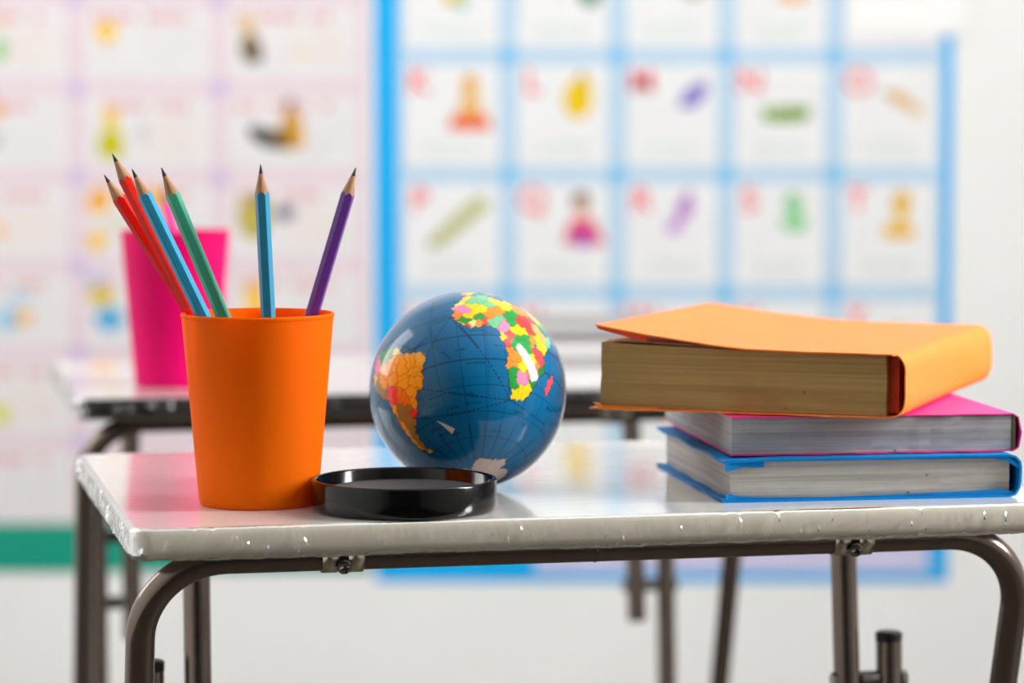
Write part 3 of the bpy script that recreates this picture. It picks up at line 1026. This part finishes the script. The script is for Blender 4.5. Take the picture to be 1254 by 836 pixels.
# pink wrapped book, in the middle
M_pink = mat('pink_paper', (245, 50, 150), rough=0.5, var=0.05, vscale=40, bump=0.2, bscale=70)
Zp = TABLE_Z + Tb + 0.0006
book = empty('wrapped_book', (0.1262, 1.7300, Zp), math.radians(8.2))
tag(book, 'thinner book wrapped in pink paper, between the blue and orange books', 'book', 'wrapped books stacked on the near desk')
Wp, Dp, Tp = 0.172, 0.200, 0.0222
profile_p = [(0.0, Tp), (Wp - 0.003, Tp), (Wp - 0.0006, Tp - 0.0015), (Wp, Tp - 0.004), (Wp + 0.0012, Tp * 0.5), (Wp, 0.004), (Wp - 0.0006, 0.0012), (Wp - 0.003, 0.0), (0.0, 0.0)]
def pink_path(s, t):
    u, z = poly_path(profile_p, s)
    return (u, z)
strip_solid('cover', pink_path, 80, 12, Dp, 0.0006, M_pink, book, v_edge=lambda s: 0.0006 * math.sin(s * 70) + 0.0004 * math.sin(s * 173))
page_block(Wp - 0.0055, Dp - 0.003, 0.0008, lambda a: Tp - 0.0008, M_pages_grey, book, 0.0006, 0.0012)
M_glue = mat('binding_glue', (120, 112, 84), rough=0.7, var=0.2, vscale=200)
bevel_box('binding', (0.0022, Dp - 0.004, Tp - 0.002), 0.0003, M_glue, book, (Wp - 0.0042, 0.0014, 0.001))

# orange wrapped book, on top
M_orange = mat('orange_paper', (255, 134, 36), rough=0.5, var=0.05, vscale=25, bump=0.35, bscale=35)
M_orange_in = mat('orange_paper_inside', (225, 70, 15), rough=0.6, var=0.15, vscale=120)
M_endpaper = mat('endpaper', (226, 190, 170), rough=0.75, var=0.03)
Zo = Zp + Tp + 0.0006
yo = math.radians(-19.5)
Wo, Do, To = 0.172, 0.252, 0.0362
fr = Vector((0.2150, 1.7165))
fl = fr - Vector((math.cos(yo), math.sin(yo))) * Wo
book = empty('wrapped_book', (fl.x, fl.y, Zo), yo)
tag(book, 'thick book wrapped in orange paper, topmost, its cover lifting at the corner', 'book', 'wrapped books stacked on the near desk')
def page_top(a):
    return To - 0.0006 + 0.0036 * (1 - a) ** 1.6
pb = page_block(Wo - 0.001, Do - 0.008, 0.0012, page_top, M_pages_cream, book, -0.0015, 0.0035)
def orange_path(s, t):
    # over the top from the fore edge, round the bulging spine, back along the bottom
    lift = 0.0128 - 0.002 * t
    n_top = 0.43
    n_sp = 0.155
    if s < n_top:
        a = s / n_top
        u = -0.004 + (Wo + 0.002) * a
        z = To + 0.0004 + 0.0005 + lift * max(0.0, 1 - a / 0.66) ** 1.55 + 0.0006 * math.sin(a * 9 + t * 4) * a * (1 - a)
        z = max(z, page_top(min(1, max(0, (u - 0.0015) / (Wo - 0.004)))) + 0.0012)
        return (u, z)
    if s < n_top + n_sp:
        a = (s - n_top) / n_sp
        ang = PI / 2 - a * PI
        bulge = 0.0062 + 0.0035 * t + 0.0012 * math.sin(t * 7 + 1)
        h = To + 0.0009 
        # superellipse for a boxy spine
        c, sn = math.cos(ang), math.sin(ang)
        e = 0.62
        u = Wo - 0.002 + (bulge + 0.0035) * (abs(c) ** e)
        z = h / 2 + (h / 2) * math.copysign(abs(sn) ** e, sn)
        u += 0.0003 * math.sin(z * 200 + t * 5) * c
        return (u, z)
    a = (s - n_top - n_sp) / (1 - n_top - n_sp)
    u = Wo - 0.002 - (Wo + 0.005) * a
    z = 0.0
    if u < 0.004:
        z += 0.0
    return (u, z)
strip_solid('cover', orange_path, 150, 30, Do, 0.0009, M_orange, book,
            v_edge=lambda s: (0.0012 * math.sin(s * 55) + 0.0008 * math.sin(s * 131) + (0.0035 if 0.44 < s < 0.585 else 0) + (0.0022 * math.sin((s - .44) / .145 * PI) if 0.44 < s < 0.585 else 0)) * (1.0 if s > 0.4 else 0.35))
# folded strip hanging under the lifted corner
V, F = [], []
for k in range(9):
    a = k / 8
    s_ = 0.002 + a * 0.075
    u, z = orange_path(s_, 0.0)
    d = 0.0013 + 0.0026 * a
    V += [(u, 0.0012, z - 0.001), (u, 0.0012, z - 0.001 - d), (u, 0.0018, z - 0.001 - d), (u, 0.0018, z - 0.001)]
for k in range(8):
    p, q = 4 * k, 4 * k + 4
    for e in range(4):
        F.append([p + e, p + (e + 1) % 4, q + (e + 1) % 4, q + e])
F += [[0, 3, 2, 1], [32, 33, 34, 35]]
fix_normals(mesh_obj('fold_flap', V, F, M_orange_in, book))
# loose endpaper lying on the pages and rising towards the fore edge
V, F = [], []
nv_ = 8
for j in range(nv_ + 1):
    for i in range(25):
        a = i / 24
        u = 0.002 + (Wo - 0.012) * a
        z = page_top(a) + 0.0003 + 0.0010 * (1 - a) ** 2
        V.append((u, 0.005 + (Do - 0.012) * j / nv_, z))
for j in range(nv_):
    for i in range(24):
        a = j * 25 + i
        F.append([a, a + 1, a + 26, a + 25])
ep = mesh_obj('endpaper', V, F, M_endpaper, book, True)
sm = ep.modifiers.new('thickness', 'SOLIDIFY')
sm.thickness = 0.00025
sm.offset = 1
# the red orange lining seen between pages and spine
V, F = boxes([(Wo - 0.0023, Wo + 0.0035, 0.011, Do - 0.006, 0.0022, To - 0.0012)])
mesh_obj('spine_lining', V, F, M_orange_in, book)
# folded bottom corner poking out at the fore edge
V = [(-0.0075, 0.006, 0.0034), (0.0015, -0.0012, 0.0002), (0.030, -0.0008, 0.0004), (0.034, 0.004, 0.0014), (0.0015, 0.006, 0.0030),
     (-0.0075, 0.006, 0.0028), (0.0015, -0.0012, -0.0004), (0.030, -0.0008, -0.0002), (0.034, 0.004, 0.0006), (0.0015, 0.006, 0.0012)]
F = [[0, 1, 2, 3, 4], [9, 8, 7, 6, 5], [0, 5, 6, 1], [1, 6, 7, 2], [2, 7, 8, 3], [3, 8, 9, 4], [4, 9, 5, 0]]
fix_normals(mesh_obj('folded_corner', V, F, M_orange, book))

# two pale books on the desk behind
M_grey_cover = mat('grey_cover', (150, 146, 148), rough=0.5, var=0.05)
M_white_cover = mat('white_cover', (215, 213, 214), rough=0.5, var=0.04)
M_pages_white = pages_material('white_pages', (235, 234, 236), (200, 198, 200), 300)
def plain_book(label, loc, rz, W, D, T, mc):
    b = empty('closed_book', loc, rz)
    tag(b, label, 'book', 'pale books on the desk behind')
    pr = [(0.0, T), (W - 0.004, T), (W - 0.001, T - 0.001), (W, T - 0.004), (W, 0.004), (W - 0.001, 0.001), (W - 0.004, 0.0), (0.0, 0.0)]
    strip_solid('cover', lambda s, t: poly_path(pr, s), 40, 4, D, 0.0022, mc, b)
    page_block(W - 0.008, D - 0.008, 0.0023, lambda a: T - 0.0023, M_pages_white, b, 0.004, 0.004)
    return b
plain_book('blurred white book on the desk behind, lower of two', (0.012, 2.437, TABLE_Z), math.radians(9), 0.19, 0.24, 0.021, M_white_cover)
plain_book('blurred grey-covered book on the desk behind, upper of two', (0.010, 2.446, TABLE_Z + 0.0213), math.radians(7), 0.185, 0.235, 0.0215, M_grey_cover)

# ------------------------------------------------------------------ wall charts
KX, KZ, Z0 = 0.001083, 0.0010844, 1.0687
def WX(px):
    return (px - 627) * KX
def WZ(py):
    return Z0 - py * KZ

_print_mats = {}
def pm(rgb):
    if rgb not in _print_mats:
        _print_mats[rgb] = mat('print_ink', rgb, rough=0.45, var=0.03, vscale=30)
    return _print_mats[rgb]

def slab(name, x0, x1, z0, z1, y, th, m, parent, org):
    """thin upright sheet, front face at y"""
    V, F = boxes([(x0 - org[0], x1 - org[0], y - org[1], y + th - org[1], z0 - org[2], z1 - org[2])])
    return mesh_obj(name, V, F, m, parent)

def ell(cx, cy, rx, ry, rgb, n=18, rot=0):
    pts = []
    for k in range(n):
        a = 2 * PI * k / n
        x, y = rx * math.cos(a), ry * math.sin(a)
        pts.append((cx + x * math.cos(rot) - y * math.sin(rot), cy + x * math.sin(rot) + y * math.cos(rot)))
    return (rgb, pts)

def clusters(shapes):
    """blobs that touch form one printed picture"""
    out = []
    for sh in shapes:
        xs, ys = [p[0] for p in sh[1]], [p[1] for p in sh[1]]
        bb = [min(xs), max(xs), min(ys), max(ys)]
        hit = [c for c in out if c[0][0] <= bb[1] and bb[0] <= c[0][1] and c[0][2] <= bb[3] and bb[2] <= c[0][3]]
        for c in hit:
            out.remove(c)
            bb = [min(bb[0], c[0][0]), max(bb[1], c[0][1]), min(bb[2], c[0][2]), max(bb[3], c[0][3])]
        out.append((bb, sum([c[1] for c in hit], []) + [sh]))
    return [c[1] for c in out]

def picture(name, shapes, y, parent, org):
    for group in clusters(shapes):
        picture_one(name, group, y, parent, org)

def picture_one(name, shapes, y, parent, org):
    V, F, mats, mi = [], [], [], []
    for q, (rgb, pts) in enumerate(shapes):
        m = pm(rgb)
        if m not in mats:
            mats.append(m)
        b = len(V)
        V += [(WX(px) - org[0], y - 0.00008 * q - org[1], WZ(py) - org[2]) for px, py in pts]
        F.append(list(range(b, len(V))))
        mi.append(mats.index(m))
    o = mesh_obj(name, V, F, mats, parent)
    o.data.polygons.foreach_set('material_index', mi)
    fix_front(o)
    return o

def fix_front(o):
    bm = bmesh.new()
    bm.from_mesh(o.data)
    for f in bm.faces:
        f.normal_update()
        if f.normal.y > 0:
            f.normal_flip()
    bm.to_mesh(o.data)
    bm.free()

Y0 = YB - 0.0015
# ---- alphabet chart
AX0, AX1, AZ0, AZ1 = 459, 1164, -330, 712
org = (WX(459), YB, WZ(712))
chart = empty('alphabet_chart', org)
tag(chart, 'blue-bordered alphabet wall chart with rows of picture cards', 'poster')
slab('border_sheet', WX(AX0), WX(AX1), WZ(AZ1), WZ(AZ0), Y0, 0.0012, pm((0, 176, 246)), chart, org)
slab('grid_sheet', WX(488), WX(1152), WZ(652), WZ(-318), Y0 - 0.0004, 0.0004, pm((188, 217, 240)), chart, org)
slab('footer_panel', WX(655), WX(1140), WZ(700), WZ(658), Y0 - 0.0004, 0.0004, pm((214, 210, 240)), chart, org)
letters = 'ABCDEFGHIJKLMNOPQRSTUVWXYZ'
cx = [488, 623, 756, 888, 1020]
colx = [(496, 611), (634, 744), (767, 877), (899, 1008), (1031, 1145)]
rowy = {r: (78 + 144 * (r - 2), 202 + 144 * (r - 2)) for r in range(0, 6)}
pics = {
 'K': [ell(576, 100, 11, 10, (232, 170, 60)), ((236, 190, 120), [(566, 110), (586, 110), (592, 140), (560, 140)]), ((240, 90, 20), [(553, 140), (598, 140), (602, 157), (549, 157)])],
 'L': [ell(707, 120, 18, 24, (240, 200, 0)), ell(714, 100, 10, 9, (240, 200, 0)), ell(712, 92, 5, 3, (110, 140, 60))],
 'M': [ell(848, 116, 19, 11, (128, 118, 205), rot=-0.7), ell(858, 104, 8, 7, (150, 140, 215)), ell(836, 128, 5, 3, (110, 100, 190))],
 'N': [((130, 165, 60), [(930, 130), (990, 128), (988, 144), (972, 148), (950, 148), (934, 146)]), ell(945, 134, 7, 5, (150, 190, 90)), ell(975, 136, 7, 5, (110, 150, 50))],
 'O': [ell(1100, 120, 16, 8, (225, 180, 110), rot=0.5), ell(1118, 132, 12, 7, (232, 200, 150), rot=0.4), ell(1083, 113, 6, 4, (200, 170, 130))],
 'P': [((192, 195, 130), [(586, 236), (600, 250), (540, 300), (524, 300), (526, 290)]), ((165, 150, 100), [(524, 300), (526, 290), (536, 300)])],
 'Q': [ell(711, 243, 11, 11, (105, 80, 60)), ell(712, 253, 8, 8, (235, 175, 140)), ((232, 80, 110), [(700, 264), (724, 264), (742, 296), (688, 296)]), ((180, 80, 180), [(704, 280), (722, 280), (728, 299), (700, 299)])],
 'R': [ell(838, 252, 10, 14, (185, 120, 205), rot=0.3), ell(826, 274, 13, 8, (200, 140, 215), rot=-0.6), ell(842, 238, 4, 8, (180, 110, 200))],
 'S': [ell(971, 248, 11, 13, (130, 205, 140)), ell(972, 270, 17, 12, (150, 215, 155)), ell(968, 238, 5, 5, (110, 190, 120))],
 'T': [ell(1103, 243, 12, 11, (230, 180, 0)), ((238, 190, 10), [(1093, 250), (1112, 250), (1108, 270), (1096, 270)]), ((240, 185, 0), [(1082, 272), (1116, 272), (1118, 289), (1080, 289)])],
 'F': [ell(556, -10, 15, 18, (235, 200, 120)), ell(566, 5, 8, 6, (120, 200, 180))],
 'G': [ell(722, -8, 14, 16, (60, 140, 110)), ell(712, -28, 8, 8, (80, 160, 120))],
 'H': [ell(848, -14, 16, 12, (190, 170, 150))],
 'I': [ell(968, -6, 18, 10, (245, 180, 120)), ell(964, -24, 14, 12, (255, 215, 230))],
 'J': [ell(1096, -8, 16, 12, (230, 170, 130))],
 'U': [ell(580, 412, 22, 16, (230, 90, 90))], 'V': [ell(705, 412, 14, 20, (120, 160, 90))], 'W': [ell(845, 415, 18, 18, (90, 140, 210))],
 'X': [ell(975, 415, 22, 10, (200, 160, 90))], 'Y': [ell(1100, 415, 14, 20, (230, 190, 60))], 'Z': [ell(585, 556, 20, 14, (120, 120, 130))],
 'A': [ell(580, -158, 16, 16, (220, 60, 50))], 'B': [ell(710, -158, 18, 18, (240, 200, 60))], 'C': [ell(845, -158, 18, 14, (150, 110, 80))],
 'D': [ell(975, -158, 18, 14, (240, 190, 60))], 'E': [ell(1100, -158, 20, 16, (150, 150, 170))]}
for r in range(0, 6):
    for c in range(5):
        i = r * 5 + c
        y0, y1 = rowy[r]
        x0, x1 = colx[c]
        card = slab('card', WX(x0), WX(x1), WZ(y1), WZ(y0), Y0 - 0.0009, 0.0005, pm((240, 241, 243)), chart, org)
        if i < 26:
            L = letters[i]
            me = text_mesh(L, 0.046)
            me.transform(Matrix.Rotation(math.radians(90), 4, 'X'))
            me.materials.append(pm((246, 74, 96)))
            lo = bpy.data.objects.new('letter', me)
            COL.objects.link(lo)
            lo.parent = card
            lo.location = (WX(x0 + 18) - org[0], Y0 - 0.0010 - org[1], WZ(y0 + 22) - org[2])
            picture('picture', pics[L], Y0 - 0.00098, card, org)
            # two lines of small caption
            V, F = boxes([(WX(x0 + 22) - org[0], WX(x1 - 26) - org[0], Y0 - 0.00105 - org[1], Y0 - 0.0009 - org[1], WZ(y0 + 100 + q * 9) - org[2], WZ(y0 + 97 + q * 9) - org[2]) for q in range(2)])
            mesh_obj('caption', V, F, pm((208, 226, 212)), card)
for r in range(0, 7):
    for c in range(1, 5):
        yy = 68 + 144 * (r - 2)
        slab('grid_square', WX(cx[c] - 9), WX(cx[c] + 9), WZ(yy + 9), WZ(yy - 9), Y0 - 0.0009, 0.0005, pm((110, 196, 242)), chart, org)

# ---- picture word chart on the left
org = (WX(-260), YB, WZ(700))
chart = empty('picture_chart', org)
tag(chart, 'pale pink picture wall chart with a green foot band', 'poster')
slab('chart_sheet', WX(-260), WX(452), WZ(700), WZ(-330), Y0, 0.0012, pm((234, 214, 224)), chart, org)
slab('foot_band', WX(-260), WX(452), WZ(700), WZ(640), Y0 - 0.0004, 0.0004, pm((0, 158, 132)), chart, org)
colsA = [(-245, -88), (-70, 85), (107, 260), (281, 440)]
rowsA = [(-325 + 108 * k + 10, -325 + 108 * k + 98) for k in range(9)]
picsA = {
 (1, 3): [ell(5, 60, 9, 14, (120, 205, 110)), ell(4, 22, 8, 7, (235, 190, 110))],
 (2, 3): [ell(134, 38, 14, 13, (248, 196, 40)), ell(134, 38, 6, 6, (255, 220, 90)), ell(133, 62, 4, 8, (225, 215, 200))],
 (3, 3): [ell(305, 30, 9, 12, (225, 190, 120)), ell(309, 58, 13, 18, (130, 105, 70)), ell(316, 68, 8, 9, (70, 60, 40)), ell(370, 62, 12, 6, (225, 225, 210))],
 (1, 4): [ell(0, 132, 8, 12, (235, 170, 100)), ell(-3, 170, 6, 9, (190, 170, 190))],
 (2, 4): [((238, 205, 10), [(131, 128), (146, 128), (148, 155), (129, 155)]), ell(138, 175, 17, 19, (205, 195, 10)), ell(137, 130, 9, 5, (245, 180, 150)), ell(177, 162, 9, 9, (205, 205, 208))],
 (3, 4): [ell(357, 130, 9, 11, (80, 70, 40)), ell(359, 148, 13, 14, (215, 160, 60)), ell(350, 168, 22, 14, (150, 110, 40)), ell(325, 166, 22, 10, (45, 38, 38), rot=0.5), ell(366, 168, 9, 12, (225, 165, 30))],
 (2, 5): [ell(123, 243, 14, 18, (250, 180, 20), rot=0.5), ell(187, 240, 22, 13, (250, 185, 30)), ell(120, 292, 12, 12, (250, 195, 40)), ell(142, 272, 14, 12, (225, 220, 205))],
 (3, 5): [ell(312, 262, 21, 30, (190, 175, 80)), ell(350, 258, 12, 10, (90, 95, 130)), ell(318, 240, 9, 8, (150, 130, 60))],
 (1, 5): [ell(0, 280, 7, 11, (250, 190, 120))],
 (1, 6): [ell(26, 386, 14, 12, (245, 180, 70)), ell(8, 388, 12, 16, (150, 205, 235)), ell(24, 362, 20, 8, (190, 215, 235))],
 (2, 6): [ell(124, 358, 16, 14, (225, 195, 60)), ell(134, 388, 18, 16, (90, 175, 220)), ell(118, 340, 14, 8, (190, 200, 225))],
 (3, 6): [ell(312, 362, 12, 26, (250, 200, 60))],
 (1, 7): [ell(0, 505, 10, 14, (215, 220, 40))], (2, 7): [ell(140, 474, 14, 18, (185, 180, 60))], (3, 7): [ell(330, 470, 20, 14, (200, 150, 120))]}
for c, (x0, x1) in enumerate(colsA):
    for r, (y0, y1) in enumerate(rowsA):
        card = slab('card', WX(x0), WX(x1), WZ(y1), WZ(y0), Y0 - 0.0009, 0.0005, pm((234, 231, 233)), chart, org)
        # red heading of small strokes and lines of body print
        n = 9
        V, F = boxes([(WX(x0 + 12 + q * 13) - org[0], WX(x0 + 20 + q * 13) - org[0], Y0 - 0.00105 - org[1], Y0 - 0.0009 - org[1], WZ(y0 + 18) - org[2], WZ(y0 + 7) - org[2]) for q in range(n) if (q * 7 + r * 3 + c) % 5 != 4])
        mesh_obj('heading', V, F, pm((228, 160, 162)), card)
        V, F = boxes([(WX(x0 + 74) - org[0], WX(x1 - 14 - 9 * (q % 2)) - org[0], Y0 - 0.00105 - org[1], Y0 - 0.0009 - org[1], WZ(y0 + 33 + q * 12) - org[2], WZ(y0 + 30 + q * 12) - org[2]) for q in range(4)])
        mesh_obj('text_line', V, F, pm((222, 222, 228) if (r + c) % 2 else (240, 216, 204)), card)
        if (c, r) in picsA:
            picture('picture', picsA[(c, r)], Y0 - 0.00098, card, org)
for c in (-79, 96, 270):
    for r in range(1, 9):
        yy = -325 + 108 * r
        slab('grid_square', WX(c - 8), WX(c + 8), WZ(yy + 9), WZ(yy - 9), Y0 - 0.0009, 0.0005, pm((205, 190, 232)), chart, org)

# ---- glare shaped as an added white sheet over the alphabet chart's corner
o = slab('glare_sheet', WX(1034), WX(1182), WZ(42), WZ(-170), Y0 - 0.0032, 0.0006, pm((252, 252, 252)), None, (WX(1034), YB, WZ(42)))
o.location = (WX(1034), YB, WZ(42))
tag(o, 'added white sheet standing in for glare at the top right of the alphabet chart', 'glare')
